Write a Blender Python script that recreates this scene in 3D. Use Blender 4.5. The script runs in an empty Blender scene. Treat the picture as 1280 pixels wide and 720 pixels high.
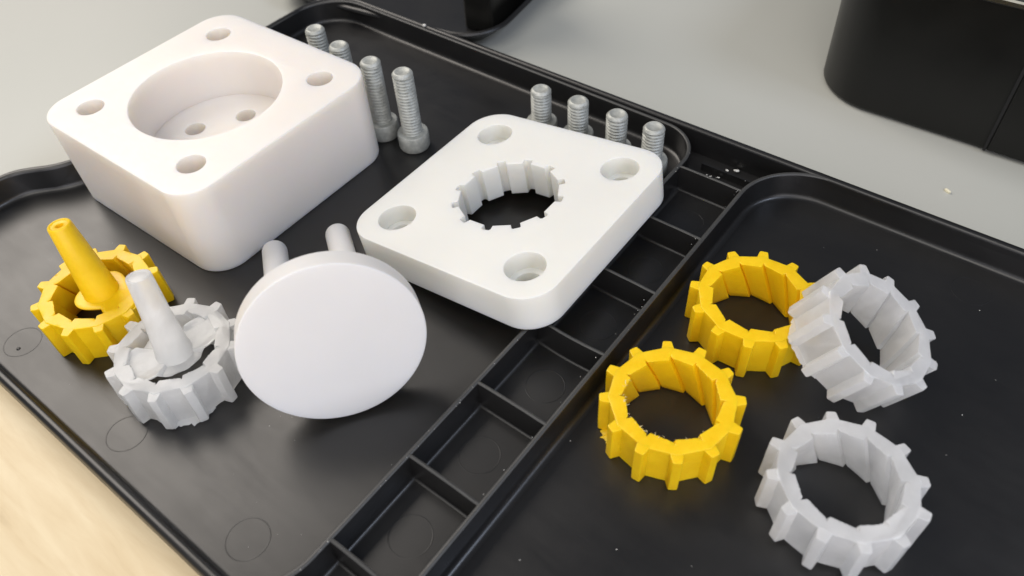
import bpy, bmesh, math, random
from math import sin, cos, pi, radians
from mathutils import Vector, Matrix, noise
from mathutils.geometry import tessellate_polygon

random.seed(7)
S = 0.001                                   # everything below is written in millimetres
scn = bpy.context.scene
COL = scn.collection

# ------------------------------------------------------------------ camera, world, lights
cam_d = bpy.data.cameras.new('camera')
cam = bpy.data.objects.new('camera', cam_d); COL.objects.link(cam)
cam.location = (0.24631910, -0.12428453, 0.19829659)
cam.rotation_euler = (0.72734644, 0.05193668, 0.64144119)
cam_d.sensor_width = 36.0
cam_d.lens = 966.7366 / 1280 * 36
cam_d.clip_start = 0.005; cam_d.clip_end = 20
cam_d.dof.use_dof = True
cam_d.dof.focus_distance = 0.262
cam_d.dof.aperture_fstop = 13.0
scn.camera = cam
scn.render.resolution_x = 1280; scn.render.resolution_y = 720

scn.view_settings.view_transform = 'Standard'
scn.view_settings.look = 'None'
scn.view_settings.exposure = 0.14
scn.view_settings.gamma = 1.0
scn.view_settings.use_curve_mapping = False

scn.cycles.max_bounces = 16
scn.cycles.transmission_bounces = 14
scn.cycles.diffuse_bounces = 6
world = bpy.data.worlds.new('World'); scn.world = world
world.use_nodes = True
bg = world.node_tree.nodes['Background']
bg.inputs['Color'].default_value = (0.80, 0.86, 1.0, 1)
bg.inputs['Strength'].default_value = 0.16

def area(name, loc, target, sx, sy, power, col):
    d = bpy.data.lights.new(name, 'AREA'); d.shape = 'RECTANGLE'
    d.size = sx; d.size_y = sy; d.energy = power; d.color = col
    o = bpy.data.objects.new(name, d); COL.objects.link(o)
    o.location = loc
    o.rotation_euler = (Vector(target) - Vector(loc)).to_track_quat('-Z', 'Y').to_euler()
    return o
area('window_light', (-0.86, 0.08, 0.92), (0.05, -0.06, 0), 0.8, 0.95, 11.5, (1.0, 0.92, 0.83))
area('room_light', (0.20, -0.70, 1.20), (0.12, 0, 0), 1.1, 0.8, 7.5, (1.0, 0.95, 0.88))
area('added_fill_light', (1.0, -0.95, 0.42), (0.12, -0.02, 0.02), 1.5, 0.9, 10.5, (0.97, 0.95, 1.0))  # fill added low behind the camera to brighten the side faces
area('ceiling_light', (1.10, 0.15, 1.0), (0.15, 0, 0), 0.5, 0.4, 5.0, (0.72, 0.81, 1.0))

# ------------------------------------------------------------------ materials
class NT:
    def __init__(s, name):
        s.m = bpy.data.materials.new(name); s.m.use_nodes = True
        s.t = s.m.node_tree; s.b = s.t.nodes['Principled BSDF']
    def n(s, typ, **kw):
        nd = s.t.nodes.new(typ)
        for k, v in kw.items():
            if k in nd.inputs: nd.inputs[k].default_value = v
            else: setattr(nd, k, v)
        return nd
    def l(s, a, b): s.t.links.new(a, b)
    def set(s, **kw):
        for k, v in kw.items(): s.b.inputs[k.replace('_', ' ')].default_value = v
        return s
    def coords(s, scale=1.0, rot=(0, 0, 0)):
        tc = s.n('ShaderNodeTexCoord'); mp = s.n('ShaderNodeMapping')
        sc_ = scale if isinstance(scale, tuple) else (scale,) * 3
        mp.inputs['Scale'].default_value = sc_; mp.inputs['Rotation'].default_value = rot
        s.l(tc.outputs['Object'], mp.inputs['Vector']); return mp.outputs['Vector']
    def noise(s, vec, scale, detail=4, rough=0.5, dist=0.0):
        nd = s.n('ShaderNodeTexNoise'); nd.inputs['Scale'].default_value = scale
        nd.inputs['Detail'].default_value = detail; nd.inputs['Roughness'].default_value = rough
        nd.inputs['Distortion'].default_value = dist
        s.l(vec, nd.inputs['Vector']); return nd.outputs['Fac']
    def ramp(s, fac, stops):
        r = s.n('ShaderNodeValToRGB')
        while len(r.color_ramp.elements) < len(stops): r.color_ramp.elements.new(0.5)
        for e, (p, c) in zip(r.color_ramp.elements, stops):
            e.position = p; e.color = c if len(c) == 4 else (*c, 1)
        s.l(fac, r.inputs['Fac']); return r.outputs['Color']
    def rng(s, fac, a, b, lo=0.3, hi=0.7):
        r = s.n('ShaderNodeMapRange')
        r.inputs['From Min'].default_value = lo; r.inputs['From Max'].default_value = hi
        r.inputs['To Min'].default_value = a; r.inputs['To Max'].default_value = b
        s.l(fac, r.inputs['Value']); return r.outputs['Result']
    def bump(s, height, strength, dist):
        b = s.n('ShaderNodeBump'); b.inputs['Strength'].default_value = strength
        b.inputs['Distance'].default_value = dist
        s.l(height, b.inputs['Height']); 
        prev = s.b.inputs['Normal'].links
        if prev: s.l(prev[0].from_socket, b.inputs['Normal'])
        s.l(b.outputs['Normal'], s.b.inputs['Normal'])

def mat_white(name, col, sss, rough=0.42, warm=None):
    m = NT(name); m.set(Roughness=rough, Subsurface_Weight=sss, Subsurface_Scale=0.010, IOR=1.45)
    m.b.inputs['Subsurface Radius'].default_value = (1.0, 0.85, 0.6)
    v = m.coords()
    f = m.noise(v, 25, 3, 0.6)
    m.l(m.ramp(f, [(0.3, tuple(c * 0.965 for c in col)), (0.7, col)]), m.b.inputs['Base Color'])
    f2 = m.noise(v, 420, 3, 0.6)
    m.l(m.rng(f2, rough - 0.06, rough + 0.1), m.b.inputs['Roughness'])
    m.bump(f2, 0.12, 0.0003)
    sc1 = m.noise(m.coords((60, 1400, 300), (0, 0, radians(35))), 1.0, 3, 0.5, 0.3)     # faint machining / handling scratches
    m.bump(m.rng(sc1, 0, 1, 0.60, 0.72), 0.10, 0.0001)
    return m.m
M_BLOCK = mat_white('milky_white_plastic', (0.82, 0.775, 0.725), 0.8, 0.36)
M_PLATE = mat_white('matt_white_plastic', (0.79, 0.785, 0.74), 0.5, 0.45)
M_DISC = mat_white('smooth_white_plastic', (0.755, 0.74, 0.725), 0.35, 0.4)

def mat_tray():
    m = NT('black_moulded_plastic'); m.set(Roughness=0.34, IOR=1.58)
    v = m.coords()
    big = m.noise(v, 18, 5, 0.6, 0.6)
    fine = m.noise(v, 1500, 2, 0.6)
    sm = m.noise(m.coords((30, 160, 60), (0, 0, radians(40))), 1.0, 5, 0.65, 0.4)
    m.l(m.ramp(big, [(0.3, (0.007, 0.007, 0.0075)), (0.75, (0.012, 0.0115, 0.011))]), m.b.inputs['Base Color'])
    mx = m.n('ShaderNodeMath', operation='ADD'); m.l(m.rng(big, 0.29, 0.39), mx.inputs[0]); m.l(m.rng(sm, -0.03, 0.04), mx.inputs[1])
    m.l(mx.outputs[0], m.b.inputs['Roughness'])
    m.bump(fine, 0.08, 0.00008)
    m.bump(big, 0.15, 0.0006)
    sc1 = m.noise(m.coords((40, 1800, 400), (0, 0, radians(-20))), 1.0, 3, 0.5, 0.5)    # hairline scratches
    m.bump(m.rng(sc1, 0, 1, 0.66, 0.74), 0.12, 0.00006)
    return m.m
M_TRAY = mat_tray()

def mat_box():
    m = NT('black_satin_plastic'); m.set(Roughness=0.3, IOR=1.38)
    v = m.coords(); f = m.noise(v, 40, 4)
    m.l(m.ramp(f, [(0.3, (0.004, 0.004, 0.0035)), (0.7, (0.006, 0.006, 0.005))]), m.b.inputs['Base Color'])
    m.l(m.rng(f, 0.3, 0.4), m.b.inputs['Roughness']); return m.m
M_BOX = mat_box()

def mat_tpu(name, lo, hi, sss, rough):
    m = NT(name); m.set(Roughness=rough, Subsurface_Weight=sss, Subsurface_Scale=0.002, IOR=1.5)
    m.b.inputs['Subsurface Radius'].default_value = (1.0, 0.6, 0.1)
    v = m.coords(); f = m.noise(v, 120, 5, 0.65); g = m.noise(v, 700, 3, 0.6)
    m.l(m.ramp(f, [(0.3, lo), (0.7, hi)]), m.b.inputs['Base Color'])
    m.l(m.rng(f, rough - 0.08, rough + 0.14), m.b.inputs['Roughness'])
    m.bump(f, 0.35, 0.0006); m.bump(g, 0.2, 0.0002)
    return m.m
M_YEL = mat_tpu('yellow_rubbery_plastic', (0.83, 0.52, 0.003), (0.90, 0.60, 0.007), 0.3, 0.38)

def mat_clear(name, clear, col, bumpk=1.0):
    """frosted see-through plastic: part rough refraction, part milky body that also lets light through"""
    m = NT(name); t = m.t
    m.set(IOR=1.33, Transmission_Weight=1.0)
    v = m.coords(); f = m.noise(v, 90, 5, 0.6, 0.8); g = m.noise(v, 380, 4, 0.6, 0.5); c = m.noise(v, 45, 4, 0.55, 0.5)
    colr = m.ramp(f, [(0.3, tuple(k * 0.985 for k in col)), (0.7, col)])
    m.l(colr, m.b.inputs['Base Color'])
    m.l(m.rng(f, 0.03, 0.16), m.b.inputs['Roughness'])
    m.bump(f, 0.65 * bumpk, 0.0008); m.bump(g, 0.5 * bumpk, 0.0004)
    nrm_ = m.b.inputs['Normal'].links[0].from_socket
    milk = m.n('ShaderNodeBsdfPrincipled'); milk.inputs['IOR'].default_value = 1.45; milk.inputs['Roughness'].default_value = 0.15
    m.l(colr, milk.inputs['Base Color']); m.l(nrm_, milk.inputs['Normal'])
    tr = m.n('ShaderNodeBsdfTranslucent'); m.l(colr, tr.inputs['Color'])
    mx1 = m.n('ShaderNodeMixShader'); mx1.inputs['Fac'].default_value = 0.38
    m.l(milk.outputs[0], mx1.inputs[1]); m.l(tr.outputs[0], mx1.inputs[2])
    mx2 = m.n('ShaderNodeMixShader'); m.l(m.rng(c, clear - .08, clear + .08), mx2.inputs['Fac'])
    m.l(mx1.outputs[0], mx2.inputs[1]); m.l(m.b.outputs[0], mx2.inputs[2])
    out = [n for n in t.nodes if n.type == 'OUTPUT_MATERIAL'][0]
    m.l(mx2.outputs[0], out.inputs['Surface'])
    return m.m
M_CLR = mat_clear('cloudy_clear_plastic', 0.44, (0.99, 0.992, 0.992), 0.6)
M_CLR2 = mat_clear('crumpled_cloudy_plastic', 0.46, (0.99, 0.99, 0.98), 0.9)

def mat_bolt():
    m = NT('galvanised_steel'); m.set(Metallic=0.3, Roughness=0.5)
    v = m.coords(); f = m.noise(v, 220, 5, 0.7); g = m.noise(v, 900, 3)
    m.l(m.ramp(f, [(0.3, (0.29, 0.30, 0.28)), (0.55, (0.43, 0.44, 0.41)), (0.75, (0.60, 0.60, 0.56))]), m.b.inputs['Base Color'])
    m.l(m.rng(f, 0.36, 0.6), m.b.inputs['Roughness'])
    m.bump(f, 0.5, 0.0003); m.bump(g, 0.3, 0.0001)
    return m.m
M_BOLT = mat_bolt()

def mat_desk():
    m = NT('grey_desk_laminate'); m.set(Roughness=0.42)
    v = m.coords(); f = m.noise(v, 5, 4); g = m.noise(v, 900, 2)
    m.l(m.ramp(f, [(0.3, (0.44, 0.45, 0.41)), (0.7, (0.475, 0.475, 0.435))]), m.b.inputs['Base Color'])
    m.bump(g, 0.15, 0.0001); return m.m
M_DESK = mat_desk()

def mat_wood():
    m = NT('pale_wood_grain'); m.set(Roughness=0.45)
    v = m.coords((14, 70, 20), (0, 0, radians(-8)))
    f = m.noise(v, 1.0, 6, 0.55, 0.9)
    w = m.noise(m.coords((40, 260, 40), (0, 0, radians(-8))), 1.0, 4, 0.6, 0.5)
    a = m.n('ShaderNodeMath', operation='MULTIPLY_ADD'); m.l(w, a.inputs[0]); a.inputs[1].default_value = 0.42; m.l(f, a.inputs[2])
    m.l(m.ramp(a.outputs[0], [(0.38, (0.46, 0.34, 0.185)), (0.62, (0.66, 0.52, 0.31)), (0.85, (0.74, 0.61, 0.39))]), m.b.inputs['Base Color'])
    m.bump(w, 0.2, 0.0004); return m.m
M_WOOD = mat_wood()
def plain(name, col, rough=0.5, **kw):
    m = NT(name); m.set(Roughness=rough, **kw)
    f = m.noise(m.coords(), 300, 3)
    m.l(m.ramp(f, [(0.3, tuple(c * 0.85 for c in col)), (0.7, col)]), m.b.inputs['Base Color']); return m.m
M_DUST = plain('pale_dust', (0.75, 0.74, 0.70), 0.7)
M_CHIP = plain('cream_chip', (0.85, 0.80, 0.60), 0.6)
M_SHAVE = plain('yellowish_shaving', (0.85, 0.76, 0.45), 0.6)
M_HILITE = plain('painted_highlight_grey', (0.055, 0.055, 0.053), 0.42)  # lifted black that paints the thin highlight along rib and rim tops
M_HOLE = plain('dark_gap', (0.004, 0.004, 0.004), 0.8)
M_CHROME = plain('polished_trim', (0.22, 0.22, 0.20), 0.2, Metallic=0.9)

# ------------------------------------------------------------------ helpers
def mesh(name, verts, faces, mat, smooth=35):
    me = bpy.data.meshes.new(name)
    me.from_pydata([(x * S, y * S, z * S) for x, y, z in verts], [], faces)
    bm = bmesh.new(); bm.from_mesh(me)
    bmesh.ops.recalc_face_normals(bm, faces=bm.faces)
    bm.to_mesh(me); bm.free()
    me.materials.append(mat)
    if smooth:
        me.shade_smooth(); me.set_sharp_from_angle(angle=radians(smooth))
    me.update(); return me
def link(name, me, parent=None, wn=False):
    o = bpy.data.objects.new(name, me); COL.objects.link(o)
    if parent: o.parent = parent
    if wn:
        md = o.modifiers.new('weighted_normals', 'WEIGHTED_NORMAL'); md.keep_sharp = True
    return o
def tag(o, label=None, cat=None, group=None, kind=None):
    if label: o['label'] = label
    if cat: o['category'] = cat
    if group: o['group'] = group
    if kind: o['kind'] = kind
    return o
def empty(name, loc=(0, 0, 0), rot=(0, 0, 0)):
    o = bpy.data.objects.new(name, None); COL.objects.link(o)
    o.empty_display_size = 0.01
    o.location = [c * S for c in loc]; o.rotation_euler = rot; return o
def copy_tree(o, parent=None):
    c = o.copy(); COL.objects.link(c)
    if parent: c.parent = parent
    for ch in o.children: copy_tree(ch, c)
    return c

class MB:
    def __init__(s): s.v = []; s.f = []
    def add(s, verts, faces):
        k = len(s.v); s.v += [tuple(p) for p in verts]; s.f += [tuple(i + k for i in f) for f in faces]
    def loops(s, loops, closed=True, cap0=False, cap1=False):
        n = len(loops[0]); vs = [p for L in loops for p in L]; fs = []
        for a in range(len(loops) - 1):
            for i in range(n if closed else n - 1):
                j = (i + 1) % n
                fs.append((a * n + i, a * n + j, (a + 1) * n + j, (a + 1) * n + i))
        if cap0: fs.append(tuple(range(n))[::-1])
        if cap1: fs.append(tuple(range((len(loops) - 1) * n, len(loops) * n)))
        s.add(vs, fs)
    def fill(s, polys, z):
        """flat cap at height z with holes: polys[0] is the outline"""
        vv = [Vector((x, y, 0)) for P in polys for x, y in P]
        tri = tessellate_polygon([[Vector((x, y, 0)) for x, y in P] for P in polys])
        s.add([(p.x, p.y, z) for p in vv], [tuple(t) for t in tri])
    def box(s, x0, x1, y0, y1, z0, z1):
        s.add([(x0, y0, z0), (x1, y0, z0), (x1, y1, z0), (x0, y1, z0), (x0, y0, z1), (x1, y0, z1), (x1, y1, z1), (x0, y1, z1)],
              [(0, 3, 2, 1), (4, 5, 6, 7), (0, 1, 5, 4), (1, 2, 6, 5), (2, 3, 7, 6), (3, 0, 4, 7)])
    def mesh(s, name, mat, smooth=35, weld=True):
        me = mesh(name, s.v, s.f, mat, smooth)
        if weld:
            bm = bmesh.new(); bm.from_mesh(me)
            bmesh.ops.remove_doubles(bm, verts=bm.verts, dist=2e-6)
            bmesh.ops.recalc_face_normals(bm, faces=bm.faces)
            bm.to_mesh(me); bm.free()
            if smooth: me.shade_smooth(); me.set_sharp_from_angle(angle=radians(smooth))
        return me

def paint_highlight(me, zmin):
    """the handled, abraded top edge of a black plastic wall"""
    me.materials.append(M_HILITE)
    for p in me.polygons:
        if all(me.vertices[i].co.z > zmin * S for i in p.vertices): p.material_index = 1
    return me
def rrect(hx, hy, r, n=12, cx=0, cy=0):
    P = []
    for k, (sx, sy) in enumerate(((1, 1), (-1, 1), (-1, -1), (1, -1))):
        for i in range(n + 1):
            a = pi / 2 * k + pi / 2 * i / n
            P.append((cx + sx * (hx - r) + r * cos(a), cy + sy * (hy - r) + r * sin(a)))
    return P
def circle(cx, cy, r, n=48, ph=0):
    return [(cx + r * cos(ph + 2 * pi * i / n), cy + r * sin(ph + 2 * pi * i / n)) for i in range(n)]
def lift(P, z): return [(x, y, z) for x, y in P]

# ------------------------------------------------------------------ setting: desk and wood
m = MB(); m.box(-900, 1000, -95, 1100, -8, -3.0)
tag(link('desk', m.mesh('desk', M_DESK, 0)), kind='structure')
m = MB(); m.box(-900, 1000, -900, -95.5, -8, -3.0)
tag(link('wooden_tabletop', m.mesh('wooden_tabletop', M_WOOD, 0)), kind='structure')

# ------------------------------------------------------------------ organiser tray
TA = radians(-0.8)
tray = empty('organizer_tray', (0, 0, 0), (0, 0, TA))
tag(tray, 'large black plastic organizer tray with two basins and a strip of small compartments', 'tray')
RZ = 10.8
def arc(cx, cy, r, a0, a1, n=14):
    return [(cx + r * cos(radians(a0 + (a1 - a0) * i / n)), cy + r * sin(radians(a0 + (a1 - a0) * i / n))) for i in range(n + 1)]
def smooth_path(P, it=2):
    for _ in range(it):
        Q = []
        for a, b in zip(P[:-1], P[1:]):
            Q += [(a[0] * .75 + b[0] * .25, a[1] * .75 + b[1] * .25), (a[0] * .25 + b[0] * .75, a[1] * .25 + b[1] * .75)]
        P = [P[0]] + Q + [P[-1]]
    return P
def wavy(dx):   # the left end of the tray, with its finger recess, from far to near
    P = [(-60, 82), (-60, 55), (-59.5, 40), (-57, 30), (-50, 20), (-46, 10), (-45.6, 0), (-45.6, -20), (-46.2, -38), (-50, -46), (-56, -52), (-61, -58), (-63, -66), (-63, -78), (-63, -92)]
    return [(x - dx, y) for x, y in smooth_path(P)]
def offset_loop(P, d, closed=True):
    n = len(P); out = []
    for i in range(n):
        a = Vector(P[i - 1] if (i > 0 or closed) else P[i]); b = Vector(P[(i + 1) % n] if (i < n - 1 or closed) else P[i]); p = Vector(P[i])
        t1 = (p - a); t2 = (b - p)
        if t1.length < 1e-6: t1 = t2
        if t2.length < 1e-6: t2 = t1
        t1.normalize(); t2.normalize()
        n1 = Vector((-t1.y, t1.x)); n2 = Vector((-t2.y, t2.x)); mn = (n1 + n2)
        if mn.length < 1e-6: mn = n1
        mn.normalize(); k = max(0.5, mn.dot(n1)); q = p + mn * d / k
        out.append((q.x, q.y))
    return out
def wall_strip(mb, path, prof, closed=True):
    """sweep a closed cross-section (offset to the left of the path, height) along a path"""
    L = [[(x, y, z) for (x, y) in offset_loop(path, d, closed)] for d, z in prof]
    L.append(L[0]); n = len(path); k = len(mb.v)
    mb.loops(L, closed)
    if not closed:
        mb.add([L[i][0] for i in range(len(prof))], [tuple(range(len(prof)))])
        mb.add([L[i][-1] for i in range(len(prof))], [tuple(range(len(prof)))[::-1]])
# paths run counter-clockwise, so +offset points into the basin
left_loop = (arc(-60 + 22, 112 - 22, 22, 90, 180)[:] + wavy(0)[1:-1] + arc(-63 + 20, -112.9 + 20, 20, 180, 270)
             + arc(152.0 - 18, -112.9 + 18, 18, 270, 360) + arc(152.0 - 17, 110.5 - 17, 17, 0, 90))
left_loop = [p for i, p in enumerate(left_loop) if i == 0 or (Vector(p) - Vector(left_loop[i - 1])).length > 0.05]
right_loop = (arc(177.6 + 24, 113.4 - 24, 24, 90, 180) + [(177.6, 40), (177.6, -40)] + arc(177.6 + 20, -112.6 + 20, 20, 180, 270)
              + arc(385 - 18, -112.6 + 18, 18, 270, 360) + arc(385 - 20, 113.4 - 20, 20, 0, 90))
outer_loop = (arc(-62.2 + 23, 115.6 - 23, 23, 90, 180) + wavy(2.4)[1:-1] + arc(-65.4 + 21, -114.8 + 21, 21, 180, 270)
              + arc(387.4 - 19, -114.8 + 19, 19, 270, 360) + arc(387.4 - 22, 115.6 - 22, 22, 0, 90))
def rim_prof(w, z0=-0.5, zt=RZ, inner_fillet=True):
    h = w / 2
    p = [(-h, z0), (-h, zt - h * .8)]
    for a in (150, 120, 90, 60, 30): p.append((h * cos(radians(a)) , zt - h * .8 + h * .8 * sin(radians(a))))
    if inner_fillet: p += [(h, zt - h * .8), (h + 0.35, 2.2), (h + 0.5, 1.4), (h + 0.85, 0.75), (h + 1.4, 0.3), (h + 2.1, 0.08), (h + 2.8, 0.03), (h + 2.8, z0)]
    else: p += [(h, zt - h * .8), (h, z0)]
    return p
m = MB(); wall_strip(m, offset_loop(outer_loop, 1.6), rim_prof(3.1, -3.0, RZ, False))
link('outer_wall', m.mesh('outer_wall', M_TRAY, 40), tray)
m = MB(); wall_strip(m, left_loop, rim_prof(1.7, -.5, RZ - .35))
link('basin_wall', paint_highlight(m.mesh('left_basin_wall', M_TRAY, 40), RZ - .75), tray)
m = MB(); wall_strip(m, right_loop, rim_prof(1.7, -.5, RZ - .35))
link('basin_wall', paint_highlight(m.mesh('right_basin_wall', M_TRAY, 40), RZ - .75), tray)
m = MB(); fl = offset_loop(outer_loop, 0.3); m.loops([lift(fl, -2.4), lift(fl, 0.0)]); m.fill([fl], -2.4); m.fill([fl], 0.0)
link('floor', m.mesh('tray_floor', M_TRAY, 0), tray)
# ribs across the middle strip
def rib_mesh(x0, x1, th=1.3, sag=0.0):
    mb = MB(); pr = [(-1.9, -0.2), (-1.9, 0.05), (-1.5, 0.15), (-1.1, 0.5), (-0.9, 1.0), (-th / 2, RZ - .95), (-th * .43, RZ - .65), (-th * .25, RZ - .45), (0, RZ - .36), (th * .25, RZ - .45), (th * .43, RZ - .65), (th / 2, RZ - .95), (0.9, 1.0), (1.1, 0.5), (1.5, 0.15), (1.9, 0.05), (1.9, -0.2)]
    n = 8; L = []
    for k in range(n + 1):
        x = x0 + (x1 - x0) * k / n
        L.append([(x, y + sag * sin(pi * k / n), z + (0.15 * noise.noise(Vector((x * .3, sag * 7, 1))) if z > 5 else 0)) for y, z in pr])
    mb.loops(L, True, True, True); return paint_highlight(mb.mesh('divider', M_TRAY, 30), RZ - .75)
yb = [-88.8 + 29.87 * k for k in range(7)]
for k, y in enumerate(yb):
    o = link('divider', rib_mesh(152.4, 177.2, 1.3, (-.5 if k == 3 else 0.12)), tray); o.location = (0, y * S, 0)
# long ledges that keep the compartment floors' fillet along both sides
for xx, sg in ((152.85, 1), (176.75, -1)):
    mb = MB(); pr = [(0, -0.2), (0, 2.0), (0.2 * sg, 1.0), (0.5 * sg, 0.5), (0.9 * sg, 0.15), (1.4 * sg, 0.04), (1.4 * sg, -0.2)]
    mb.loops([[(xx + dx, y, z) for dx, z in pr] for y in (yb[0] - 24, yb[0], 0, yb[-1])], True, True, True)
    link('compartment_fillet', mb.mesh('compartment_fillet', M_TRAY, 30), tray)
# far recess above the last rib: a low step
mb = MB(); mb.box(155, 178.5, 104.2, 105.2, -0.2, 3.2); link('recess_step', mb.mesh('recess_step', M_TRAY, 0), tray)
# round ejector marks of the moulding
def ring_mark(r, w=0.16, h=0.035):
    mb = MB(); mb.loops([lift(circle(0, 0, r + w), 0.0), lift(circle(0, 0, r + w * .5), h), lift(circle(0, 0, r - w * .5), h), lift(circle(0, 0, r - w), 0.0)])
    return mb.mesh('moulding_mark', M_TRAY, 80)
mk = ring_mark(6.1)
ca, sa = cos(-TA), sin(-TA)
def tl(x, y): return (x * ca - y * sa, x * sa + y * ca)      # world mm -> tray mm
for (x, y) in ((9.8, -101.2), (70.7, -101.9), (127.4, -102.3), (163.2, -45.9), (163.2, -75.9), (165.0, -15.5), (165.3, 14), (258.5, 100.1 - 5), (165.8, 44), (166, 73)):
    o = link('moulding_mark', mk, tray); p = tl(x, y); o.location = (p[0] * S, p[1] * S, 0.02 * S)
mb = MB(); mb.loops([lift(circle(0, 0, .7, 16), 0), lift(circle(0, 0, .6, 16), .15), lift(circle(0, 0, .25, 16), .28)], True, False, True)
o = link('moulding_pip', mb.mesh('moulding_pip', M_TRAY, 60), tray); o.location = (0.0128, -0.1035, 0)

# ------------------------------------------------------------------ the thick mould block
BH = 37.0; BS = 89.4 / 2
def stack(mb, loop_fn, prof):
    mb.loops([lift(loop_fn(d), z) for d, z in prof])
def bev(z0, z1, b, up=True):      # outline offsets (inwards) for a bevelled vertical wall
    return [(b, z0), (b * .3, z0 + b * .3), (0, z0 + b), (0, z1 - b), (b * .3, z1 - b * .3), (b, z1)]
block = MB()
ro = lambda d: rrect(BS - d, BS - d, 12.0 - d, 14)
pb = bev(0, BH, 0.7); stack(block, ro, pb)
bore_r, fz = 28.3, 17.0
holes = [(sx * 30, sy * 30) for sx in (-1, 1) for sy in (-1, 1)]
pins = [(-13.6, -3.4), (-3.3, 14.0)]
def hole_wall(mb, cx, cy, r, z0, z1, b0, b1, n=48):
    L = []
    if b0: L += [lift(circle(cx, cy, r + b0, n), z0), lift(circle(cx, cy, r, n), z0 + b0)]
    else: L += [lift(circle(cx, cy, r, n), z0)]
    if b1: L += [lift(circle(cx, cy, r, n), z1 - b1), lift(circle(cx, cy, r + b1 * .3, n), z1 - b1 * .3), lift(circle(cx, cy, r + b1, n), z1)]
    else: L += [lift(circle(cx, cy, r, n), z1)]
    mb.loops(L)
for cx, cy in holes: hole_wall(block, cx, cy, 4.9, 0, BH, .2, .35, 40)
hole_wall(block, 0, 0, bore_r, fz, BH, 0, .5, 96)
for cx, cy in pins: hole_wall(block, cx, cy, 4.0, 0, fz, .2, .2, 32)
block.fill([ro(.7)] + [circle(x, y, 4.9 + .35, 40) for x, y in holes] + [circle(0, 0, bore_r + .5, 96)], BH)
block.fill([circle(0, 0, bore_r, 96)] + [circle(x, y, 4.2, 32) for x, y in pins], fz)
block.fill([ro(.7)] + [circle(x, y, 5.1, 40) for x, y in holes] + [circle(x, y, 4.2, 32) for x, y in pins], 0)
bo = link('mould_block', block.mesh('mould_block', M_BLOCK, 40), None, True)
bo.location = (0, 0, 0.03 * S)
tag(bo, 'thick milky white square plastic block with a deep round bore and four small corner holes', 'mould block')

# ------------------------------------------------------------------ the mould plate with the toothed opening
PT, PS = 13.5, 83.7 / 2
def gear_hole(d=0.0):
    P = []
    rt, rf, hw = 20.1 + d, 17.75 + d, 1.55 + d * .8
    for k in range(12):
        c = radians(15 + 30 * k); t = Vector((-sin(c), cos(c))); n = Vector((cos(c), sin(c)))
        for (u, w) in ((rf, -hw), (rt - .5, -hw), (rt, -hw + .5), (rt, hw - .5), (rt - .5, hw), (rf, hw)):
            q = n * u + t * w; P.append((q.x, q.y))
    return P
plate = MB(); rp = lambda d: rrect(PS - d, PS - d, 12.0 - d, 14)
stack(plate, rp, bev(0, PT, .35))
stack(plate, lambda d: gear_hole(d), [(.15, 0), (0, .2), (0, PT - .2), (.18, PT)])
hp = [(sx * 28, sy * 28) for sx in (-1, 1) for sy in (-1, 1)]
for cx, cy in hp:
    hole_wall(plate, cx, cy, 6.7, 6.6, PT, 0, .3, 48)
    hole_wall(plate, cx, cy, 4.4, 0, 6.6, .2, 0, 48)
    plate.loops([lift(circle(cx, cy, 6.7, 48), 6.6), lift(circle(cx, cy, 4.4, 48), 6.6)])
plate.fill([rp(.35), gear_hole(.18)] + [circle(x, y, 7.0, 48) for x, y in hp], PT)
plate.fill([rp(.35), gear_hole(.15)] + [circle(x, y, 4.6, 48) for x, y in hp], 0)
po = link('mould_plate', plate.mesh('mould_plate', M_PLATE, 40), None, True)
po.location = (118.06 * S, 32.34 * S, 6.45 * S); po.rotation_euler = (radians(-.166), radians(-8.2), radians(.156))
tag(po, 'thin white square plastic plate with a notched round opening, tilted over the tray divider', 'mould plate')

# ------------------------------------------------------------------ the round white pusher with two pins
x, y, z, az, tl_, Rd, th, sp, q_, pl, sh = 119.664, -53.2607, 27.56, -0.598660, 1.322492, 26.549, 7.4735, -22.90985, 5.13418, 67.0882, -2.88045
nrm = Vector((sin(tl_) * cos(az), sin(tl_) * sin(az), cos(tl_)))
dwn = Vector((cos(tl_) * cos(az), cos(tl_) * sin(az), -sin(tl_)))
sid = nrm.cross(dwn)
disc = empty('pusher')
disc.matrix_world = Matrix(((dwn.x, sid.x, nrm.x, x * S), (dwn.y, sid.y, nrm.y, y * S), (dwn.z, sid.z, nrm.z, z * S), (0, 0, 0, 1)))
tag(disc, 'round white plastic disc on two long white pins, between block and plate', 'pusher')
mb = MB(); L = []
for d, zz in [(.5, -th), (.12, -th + .12), (0, -th + .5), (0, -.4), (.05, -.2), (.2, -.05), (.4, 0)]: L.append(lift(circle(0, 0, Rd - d, 128), zz))
mb.loops(L, True, True, True)
link('disc', mb.mesh('pusher_disc', M_DISC, 50), disc, True)
for k in (1, -1):
    cx, cy = q_, k * sp / 2 + sh; mb = MB(); r = 4.45; L = []
    L.append(lift(circle(cx, cy, r, 40), -th + .3)); L.append(lift(circle(cx, cy, r, 40), -th - pl + 1.5))
    for a in (20, 40, 60, 75, 86): L.append(lift(circle(cx, cy, r * (0.45 + .55 * cos(radians(a))), 40), -th - pl + 1.5 - 2.6 * sin(radians(a))))
    mb.loops(L, True, True, True)
    link('pin', mb.mesh('pusher_pin', M_DISC, 50), disc)

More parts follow.
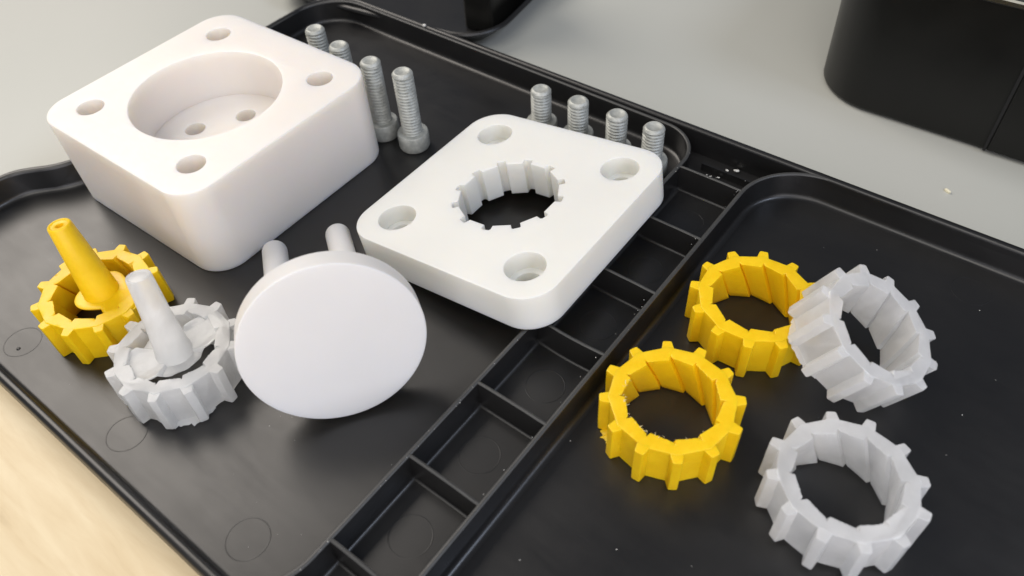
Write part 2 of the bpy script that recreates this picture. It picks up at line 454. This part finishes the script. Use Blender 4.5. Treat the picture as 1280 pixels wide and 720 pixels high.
# ------------------------------------------------------------------ bolts, standing on their heads
def make_bolt(length, label, group):
    root = empty('socket_bolt'); tag(root, label, 'bolt', group)
    hr, hh, r = 6.3, 7.6, 4.15
    mb = MB(); n = 48
    def kn(rr, zz): return [((rr + (.11 if i % 2 else -.05)) * cos(2 * pi * i / n), (rr + (.11 if i % 2 else -.05)) * sin(2 * pi * i / n), zz) for i in range(n)]
    L = [lift(circle(0, 0, 3.4, n), 0), lift(circle(0, 0, hr - 1.0, n), 0), lift(circle(0, 0, hr - .35, n), .3), kn(hr, 1.2), kn(hr, hh - .5), lift(circle(0, 0, hr - .25, n), hh - .1), lift(circle(0, 0, hr - .8, n), hh), lift(circle(0, 0, r + .5, n), hh - .02)]
    mb.loops(L, True, True, True)
    link('head', mb.mesh('bolt_head', M_BOLT, 40), root)
    # thread: one helix, pitch 1.25
    p = 1.4; rows = []; zz = hh - .3; nn = 28; top = length - 1.1
    steps = int((top - zz) / (p / 7))
    for j in range(steps + 1):
        z_ = zz + (top - zz) * j / steps; row = []
        for i in range(nn):
            a = 2 * pi * i / nn; ph = (z_ / p + i / nn) % 1.0
            tri = 1 - abs(2 * ph - 1); prof = min(1, max(0, (tri - .12) / .72))
            ease = min(1, max(0, (top - z_) / 1.2)); ease2 = min(1, max(0, (z_ - zz) / 1.6))
            rr = r - .75 * (1 - prof) * (.15 + .85 * ease) * (.2 + .8 * ease2)
            rr += .05 * noise.noise(Vector((cos(a) * 3, sin(a) * 3, z_ * .8 + length)))
            row.append((rr * cos(a), rr * sin(a), z_))
        rows.append(row)
    for rr, z_ in ((r - .45, length - .55), (r - .95, length - .08), (r - 1.25, length), (r - 1.7, length - .28), (r - 2.9, length - .55)):
        rows.append(lift(circle(0, 0, rr, nn), z_))
    mb = MB(); mb.loops(rows, True, True, True)
    link('thread', mb.mesh('bolt_thread', M_BOLT, 50), root)
    return root
def bolts(pos, length, labels, group):
    proto = None
    for k, ((x, y, lx, ly), lab) in enumerate(zip(pos, labels)):
        o = make_bolt(length, lab, group) if proto is None else copy_tree(proto)
        proto = proto or o
        o['label'] = lab; o.location = (x * S, y * S, 0.02 * S); o.rotation_euler = (lx, ly, k * 1.3)
bolts([(-1.3, 56.3, 0, 0), (16.5, 52.6, 0, 0), (35.6, 50.9, 0, 0), (51.6, 52.0, 0, 0)], 35.5,
      ['long grey steel bolt farthest left of its row, its top showing above the block',
       'long grey steel bolt second in the row, its tip just peeking over the block',
       'long grey steel bolt close against the right corner of the thick block',
       'long grey steel bolt fully in view, standing on its head between block and plate'], 'long steel bolts behind the block')
bolts([(91.6, 86.6, 0, 0), (108.2, 88.2, 0, 0), (125.4, 88.8, 0, 0), (141.0, 89.3, 0, 0)], 22.5,
      ['short grey steel bolt leftmost of the four behind the notched plate',
       'short grey steel bolt second from the left behind the notched plate',
       'short grey steel bolt third from the left behind the notched plate',
       'short grey steel bolt rightmost behind the plate, in the rounded tray corner'], 'short steel bolts behind the plate')

# ------------------------------------------------------------------ toothed rings
H = 15.2; NA = 360
def jitter(p, amp, seed):
    v = Vector(p); q = noise.noise_vector(v * .11 + Vector((seed * 9.1, seed * 3.7, seed))) * amp + noise.noise_vector(v * .35 + Vector((seed, seed * 5, 2))) * amp * .4
    return (p[0] + q.x, p[1] + q.y, p[2] + q.z * .6)
def r_outer(i, d=0):
    a = (i % 30) - 15                       # teeth (polygon corners) at i % 30 == 0
    return (17.35 - d) / cos(radians(a))
def r_inner(i, d=0):
    u = (i % 30)
    if u in (28,): return 14.6 + d
    if u in (27, 29): return 14.0 + d
    return 12.8 / cos(radians(u - 11)) + .55 * u / 26 + d
def ring_body(seed, amp, rag=0.0, mat=M_YEL):
    mb = MB(); TW = 25
    def outer(d, z): return [((r_outer(i, d)) * cos(radians(i)), (r_outer(i, d)) * sin(radians(i)), z) for i in range(NA)]
    def inner(d, z, rg=0.0):
        sft = TW * (1 - z / H); P = []
        for i in range(NA):
            a = radians(i - sft); rr = r_inner(i, d)
            if rg: rr += rg * max(0, noise.noise(Vector((cos(a) * 22, sin(a) * 22, seed)))) * -1.3
            P.append((rr * cos(a), rr * sin(a), z))
        return P
    def shift(P): return [P[(i + TW) % NA] for i in range(NA)]   # bottom re-indexed so that the loop stays radial
    rows = [outer(.35, 0), outer(.1, .12), outer(0, .4), outer(0, H * .33), outer(0, H * .66), outer(0, H - .45), outer(.1, H - .14), outer(.4, H)]
    rows.append([((14.9 + .6) * cos(radians(i)), (14.9 + .6) * sin(radians(i)), H) for i in range(NA)])
    rows += [inner(.3, H, rag), inner(.05, H - .12, rag), inner(0, H - .4, rag * .5)]
    for k in range(1, 8): rows.append(inner(0, H - (H - .0) * k / 8))
    rows += [inner(0, .35), inner(.3, 0)]
    rows = [[jitter(p, amp, seed) for p in L] for L in rows]
    n = len(rows); mb.loops(rows)
    a, b = rows[-1], rows[0]
    k = len(mb.v); bb = [b[i] for i in range(NA)]; aa = shift(a)
    mb.add(aa + bb, [(i, (i + 1) % NA, NA + (i + 1) % NA, NA + i) for i in range(NA)])
    return mb.mesh('ring_body', mat, 42)
def tooth_mesh(seed, amp, mat, hcut=0.0):
    """one tooth along +x, foot sunk half a millimetre into the ring"""
    rt = 20.25; mb = MB(); rows = []
    def outl(d):
        w0, w1 = 1.8 - d, 1.36 - d
        P = [(16.9, -w0), (17.6, -w0), (rt - .38 - d * .3, -w1), (rt - .12 - d, -w1 + .14), (rt - d, -w1 + .4), (rt - d, w1 - .4), (rt - .12 - d, w1 - .14), (rt - .38 - d * .3, w1), (17.6, w0), (16.9, w0)]
        return P
    zt = H - .06 - hcut
    for d, z in ((.3, .08), (.08, .2), (0, .5), (0, H * .35), (0, H * .7), (0, zt - .35), (.07, zt - .12), (.28, zt)):
        rows.append([jitter((x, y, z), amp * .7, seed) for x, y in outl(d)])
    mb.loops(rows, True, True, True)
    return mb.mesh('tooth', mat, 34)
def make_ring(label, cat, group, loc, rot, phase, mat, seed, amp, rag=0.0, missing=()):
    root = empty('toothed_ring', loc, rot); tag(root, label, cat, group)
    b = link('ring_body', ring_body(seed, amp, rag, mat), root, True); b.rotation_euler = (0, 0, radians(phase))
    tm = [tooth_mesh(seed + k * 3.1, amp, mat, .15 * k) for k in range(3)]
    for k in range(12):
        if k in missing: continue
        o = link('tooth', tm[(k * 7 + 1) % 3], root, True); o.rotation_euler = (0, 0, radians(phase + 30 * k))
    return root
G = 'toothed rings in the right basin'
def eul(a, b): return (a, b, 0)
y2 = make_ring('yellow toothed ring nearest the tray divider, with ragged shavings on its bore', 'toothed ring', G, (202.6, -7.0, .05), (0, 0, 0), 123.1, M_YEL, 2.0, .16, .3)
y1 = make_ring('yellow toothed ring partly under the leaning cloudy ring', 'toothed ring', G, (205.6, 40.2, .05), (0, 0, 0), 138.1, M_YEL, 5.0, .13, .12)
c2 = make_ring('cloudy clear toothed ring lying flat at the bottom right, nearest the camera', 'toothed ring', G, (250.5, -3.9, .85), (radians(-2.2), 0, 0), 122.9, M_CLR, 8.0, .22, .3)
Rm = (Matrix.Rotation(radians(26.6), 3, 'Y') @ Matrix.Rotation(radians(-3.81), 3, 'X'))
cl_c = Vector((237.3, 41.6, 16.3)); off = Rm @ Vector((0, 0, -H / 2))
c1 = make_ring('cloudy clear toothed ring leaning with its left edge on the yellow ring', 'toothed ring', G, tuple(cl_c + off), Rm.to_euler(), 160.4, M_CLR, 11.0, .16, .15)

# shavings on the yellow ring's bore
def shaving(mb, p, rnd, size=1.0):
    d = Vector((rnd.uniform(-1, 1), rnd.uniform(-1, 1), rnd.uniform(-.1, .6))).normalized(); pts = []; q = Vector(p); w = .16 * size
    for k in range(5):
        pts.append(q.copy()); d = (d + Vector((rnd.uniform(-1, 1), rnd.uniform(-1, 1), rnd.uniform(-.5, .5))) * .55).normalized(); q = q + d * .42 * size
    L = []
    for k, q in enumerate(pts):
        ww = w * (1 - .15 * k); L.append([(q.x - ww, q.y, q.z), (q.x, q.y, q.z + ww), (q.x + ww, q.y, q.z), (q.x, q.y, q.z - ww)])
    mb.loops(L, True, True, True)
rnd = random.Random(3); mb = MB()
for a in [196, 198, 213, 217, 219, 222, 238, 252, 262, 268, 272, 290, 305, 318, 322, 330] + [rnd.uniform(185, 340) for _ in range(16)]:
    r = 13.3 + rnd.uniform(-.4, .25); big = 1.1 if a in (196, 213, 217, 219, 268) else .55
    shaving(mb, (r * cos(radians(a)), r * sin(radians(a)), H - rnd.uniform(-.05, .5)), rnd, big)
o = link('burr_shavings', mb.mesh('burr_shavings', M_SHAVE, 40), y2); tag(o, kind='stuff')
def flash_mesh(a0, a1, r0, w, seed, mat):
    """thin ragged skirt of flash at the foot of a ring"""
    mb = MB(); n = 26; A = []; B = []; C = []
    for i in range(n + 1):
        a = radians(a0 + (a1 - a0) * i / n); rr = r0 + w * sin(pi * i / n) * (.45 + .8 * abs(noise.noise(Vector((i * .6, seed, 0)))))
        A.append(((r0 - .9) * cos(a), (r0 - .9) * sin(a), .9)); B.append((rr * cos(a), rr * sin(a), .2)); C.append((rr * cos(a), rr * sin(a), .06))
    D = [(p[0], p[1], .05) for p in A]
    mb.loops([A, B, C, D, A], False); return mb.mesh('flash', mat, 30)
for rt, a0, a1, r0, w, sd, mt in ((y2, 205, 238, 17.6, 3.4, 1, M_YEL), (c1, 190, 260, 17.6, 3.2, 2, M_CLR), (c2, 120, 175, 17.6, 2.2, 3, M_CLR)):
    link('flash', flash_mesh(a0, a1, r0, w, sd, mt), rt)

# ------------------------------------------------------------------ rings with their sprues
def lathe_between(p0, p1, prof, n=36, seed=0, amp=0.0):
    """prof: list of (t along the axis in mm, radius)"""
    p0 = Vector(p0); ax = (Vector(p1) - p0).normalized(); u = ax.orthogonal().normalized(); v = ax.cross(u); L = []
    for t, r in prof:
        row = []
        for i in range(n):
            a = 2 * pi * i / n; q = p0 + ax * t + (u * cos(a) + v * sin(a)) * r
            row.append(jitter(tuple(q), amp, seed) if amp else tuple(q))
        L.append(row)
    return L
def web_mesh(rfun, zfun, th, mat, seed, sharp=50, cx=0, cy=0, nr=12, na=120, amp=.15):
    mb = MB(); top = []; bot = []
    for j in range(1, nr + 1):
        f = j / nr
        top.append([jitter((cx + rfun(a) * f * cos(a), cy + rfun(a) * f * sin(a), zfun(a, f)), amp, seed) for a in [2 * pi * i / na for i in range(na)]])
        bot.append([(p[0], p[1], p[2] - th * (1 if j < nr else .45)) for p in top[-1]])
    top[-1] = [(p[0], p[1], p[2] - th * .2) for p in top[-1]]
    mb.loops(list(reversed(bot)) + [] , True, False, True) if 0 else None
    mb.loops(list(reversed(top)), True, False, True)
    mb.loops(bot, True, True, False)
    mb.loops([top[-1], bot[-1]])
    return mb.mesh('web', mat, sharp)
def ang(a, b): return abs((a - b + pi) % (2 * pi) - pi)
# yellow one
ys = make_ring('yellow toothed ring with its tapered yellow sprue still standing on an inner web', 'toothed ring', 'toothed rings with sprues', (26.7, -76.5, .05), (0, 0, 0), 149.7, M_YEL, 14.0, .2, .15)
ys.name = 'sprued_ring'
def ry(a):
    r = 8.5 + .7 * sin(3 * a + 1)
    da = ang(a, radians(2)); 
    return min(16.4, r + 8.6 * max(0, 1 - (da / .72) ** 2)) if da < .72 else r
def zy(a, f):
    return 13.5 + (.9 * f * f if ang(a, radians(2)) < .6 else .1 * f)
link('web', web_mesh(ry, zy, 1.5, M_YEL, 4, 50, 1.7, 1.2), ys)
tip = Vector((24.4, -74.3, 41.0)) - Vector((26.7, -76.5, 0)); base = Vector((1.1, 0.9, 11.8)); Ls = (tip - base).length
prof = [(0, 6.0), (1.0, 5.8), (2.2, 5.6), (Ls * .5, 4.65), (Ls - .6, 3.65), (Ls - .15, 3.45), (Ls, 3.15), (Ls - .12, 2.75), (Ls - .3, 2.6), (Ls - .3, 1.7), (Ls - .5, 1.25), (Ls - 2.2, .9)]
mb = MB(); mb.loops(lathe_between(base, tip, prof, 40, 3, .08), True, True, True)
link('sprue', mb.mesh('sprue', M_YEL, 40), ys)
link('flash', flash_mesh(196, 262, 17.6, 3.4, 6, M_YEL), ys); link('flash', flash_mesh(-25, 15, 17.6, 3, 7, M_YEL), ys)
# clear one
cs = make_ring('cloudy clear toothed ring with crumpled web and standing sprue, beside the white disc', 'toothed ring', 'toothed rings with sprues', (69.1, -77.1, .05), (radians(-1.0), radians(-.8), 0), 126.9, M_CLR2, 21.0, .45, .3)
cs.name = 'sprued_ring'
def rc(a):
    r = 8.9 + .4 * sin(5 * a) + 2.2 * max(0, min(1, 1.35 - ang(a, radians(168)) / 1.1))
    for c0, w, l in ((radians(80), .75, 8.0), (radians(254), .85, 8.0)):
        da = ang(a, c0)
        if da < w: r += l * (1 - (da / w) ** 1.6)
    return min(r, 16.6)
def zc(a, f):
    arm = min(ang(a, radians(82)), ang(a, radians(254)))
    return 12.9 + (1.4 * f * f if arm < .8 else -.2 * f) + .16 * sin(9 * a) * f + .8 * max(0, 1 - 1.5 * f)
link('web', web_mesh(rc, zc, 1.1, M_CLR2, 9, 12, 0, -.5, 12, 70, .6), cs)
tip = Vector((65.2, -74.3, 41.5)) - Vector((69.1, -77.1, 0)); base = Vector((.2, -.3, 12.0)); Ls = (tip - base).length
prof = [(0, 6.0), (.8, 5.7), (1.8, 5.45), (4, 5.15), (Ls * .5, 4.3), (Ls - .5, 3.6), (Ls - .1, 3.45), (Ls, 3.2), (Ls - .35, 2.6), (Ls - .1, 1.4)]
mb = MB(); mb.loops(lathe_between(base, tip, prof, 36, 8, .22), True, True, True)
link('sprue', mb.mesh('sprue', M_CLR2, 40), cs)
link('flash', flash_mesh(290, 350, 17.6, 3.4, 9, M_CLR2), cs); link('flash', flash_mesh(190, 250, 17.6, 2.6, 10, M_CLR2), cs)

# ------------------------------------------------------------------ things behind the tray
# black satin box, upper right
box = empty('storage_box', (0, 0, -3)); tag(box, 'glossy black plastic box with rounded corner and thin vertical seam on the grey desk', 'box')
bx0, bx1, by0, by1, br = 168.0, 520.0, 175.0, 420.0, 26
cxm, cym, hxm, hym = (bx0 + bx1) / 2, (by0 + by1) / 2, (bx1 - bx0) / 2, (by1 - by0) / 2
def bl(d, n=18): return rrect(hxm - d, hym - d, br - d * .6, n, cxm, cym)
mb = MB(); mb.loops([lift(bl(3.2), .3), lift(bl(1.4), .6), lift(bl(.5), 1.4), lift(bl(0), 2.6), lift(bl(-.6), 30), lift(bl(-1.4), 58), lift(bl(1), 58.1), lift(bl(2), 57), lift(bl(3), 8)], True, True, True)
link('body', mb.mesh('box_body', M_BOX, 40), box, True)
mb = MB(); mb.loops([lift(bl(-2.0), 58.4), lift(bl(-2.6), 59.0), lift(bl(-2.6), 60.4), lift(bl(-2.0), 61.0), lift(bl(.5), 61), lift(bl(.5), 58.4), lift(bl(-2.0), 58.4)])
link('rim', mb.mesh('box_rim', M_CHROME, 40), box)
mb = MB(); mb.box(241.0, 242.1, 173.7, 176, 1.5, 57.8); link('seam', mb.mesh('box_seam', M_HOLE, 0), box)
mb = MB(); mb.box(242.3, 330, 174.05, 176, 1.8, 57.8)
o = link('front_panel', mb.mesh('box_panel', M_BOX, 0), box); bmod = o.modifiers.new('bevel', 'BEVEL'); bmod.width = .0003; bmod.segments = 2
# black rimmed tray at the top edge, with a dark box standing in it
lid = empty('serving_tray', (37.5, 119.5, -3), (0, 0, radians(8)))
tag(lid, 'smaller black tray with a rounded rim corner, blurred at the top edge', 'tray')
def ll(d, n=16): return rrect(70 - d, 60 - d, 23 - min(d, 14), n, -70, 60)
mb = MB(); mb.loops([lift(ll(15), 0), lift(ll(13), .3), lift(ll(1.6), 9.6), lift(ll(.4), 9.9), lift(ll(0), 10.7), lift(ll(.5), 11.5), lift(ll(1.6), 11.8), lift(ll(2.5), 11.3), lift(ll(3.0), 10.4), lift(ll(9), 3.2), lift(ll(12), 2.6)], True, True, True)
link('body', mb.mesh('second_tray_body', M_TRAY, 40), lid)
dk = MB(); kl = lambda d: rrect(8.5 - d, 20 - d, 2.5 - d * .5, 5)
dk.loops([lift(kl(.4), 0), lift(kl(0), .4), lift(kl(0), 54), lift(kl(.5), 54.6)], True, True, True)
o = link('pen_box', dk.mesh('pen_box', M_BOX, 40)); o.location = (.0150, .1570, .0001); o.rotation_euler = (0, 0, radians(8))
tag(o, 'dark box standing inside the smaller blurred tray at the top edge', 'box')

# ------------------------------------------------------------------ crumbs and dust
def crumb(mb, x, y, z, s, rnd, flat=.45):
    n = 6; P = []
    for zz, k in ((0, .7), (.5, 1.0), (1.0, .55)):
        P.append([(x + s * k * cos(2 * pi * i / n + zz) * rnd.uniform(.6, 1.2), y + s * k * .7 * sin(2 * pi * i / n + zz) * rnd.uniform(.6, 1.2), z + zz * s * flat) for i in range(n)])
    mb.loops(P, True, True, True)
rnd = random.Random(11); mb = MB()
dust = [(222.5, 57, 0), (232, 79, 0), (245.4, 71, 0), (182, -27, 0), (191, -64, 0), (210, -47, 0), (263, 88, 0), (258, 60, 0), (270, 45, 0)]
for x, y, z_ in dust: crumb(mb, x, y, z_, .2, rnd)
for _ in range(12): crumb(mb, rnd.uniform(186, 285), rnd.uniform(-90, 105), 0, rnd.uniform(.06, .14), rnd)
for _ in range(24): crumb(mb, rnd.uniform(-30, 145), rnd.uniform(-105, -50), 0, rnd.uniform(.05, .13), rnd)
for k in range(7):                                        # specks on the divider rims
    for _ in range(9): crumb(mb, rnd.choice((152.3, 152.3, 176.1)) + .014 * yb[k] * 1 + rnd.uniform(-.5, .5), yb[k] + rnd.uniform(-12, 12) - 2.2, RZ - .45, rnd.uniform(.08, .2), rnd)
o = link('dust', mb.mesh('dust', M_DUST, 0, False)); tag(o, kind='stuff')
mb = MB()
for x, y, s in ((165.2, 105.8, .9), (168.4, 108, 1.1), (166.8, 103.0, .8), (164, 95.5, .6), (162.5, 97, .7), (161, 100, .5), (164.5, 100.5, .45), (167, 98.5, .5), (160, 104, .45), (170, 104.8, .5)):
    for _ in range(4): crumb(mb, x + rnd.uniform(-.9, .9), y + rnd.uniform(-.7, .7), rnd.uniform(0, 1.0), s * rnd.uniform(.5, 1.0), rnd, .5)
o = link('crumbs', mb.mesh('crumbs', M_DUST, 0, False)); tag(o, kind='stuff')
def chip(x, y, z_, lx, ly, rz, label, mat):
    mb = MB(); mb.loops([lift(rrect(lx * k, ly * k, ly * k * .6, 3), zz) for k, zz in ((.8, 0), (1, .3), (.95, .8), (.6, 1.0))], True, True, True)
    o = link('plastic_chip', mb.mesh('plastic_chip', mat, 40)); o.location = (x * S, y * S, z_ * S); o.rotation_euler = (0, 0, rz)
    tag(o, label, 'chip')
chip(237.4, 143.9, -3.0, 1.3, .5, -.5, 'tiny cream plastic chip lying alone on the grey desk in front of the black box', M_CHIP)
chip(5.4, 112.9, 10.6, .8, .6, .3, 'tiny pale crumb stuck on the far rim of the tray, behind the long bolts', M_DUST)
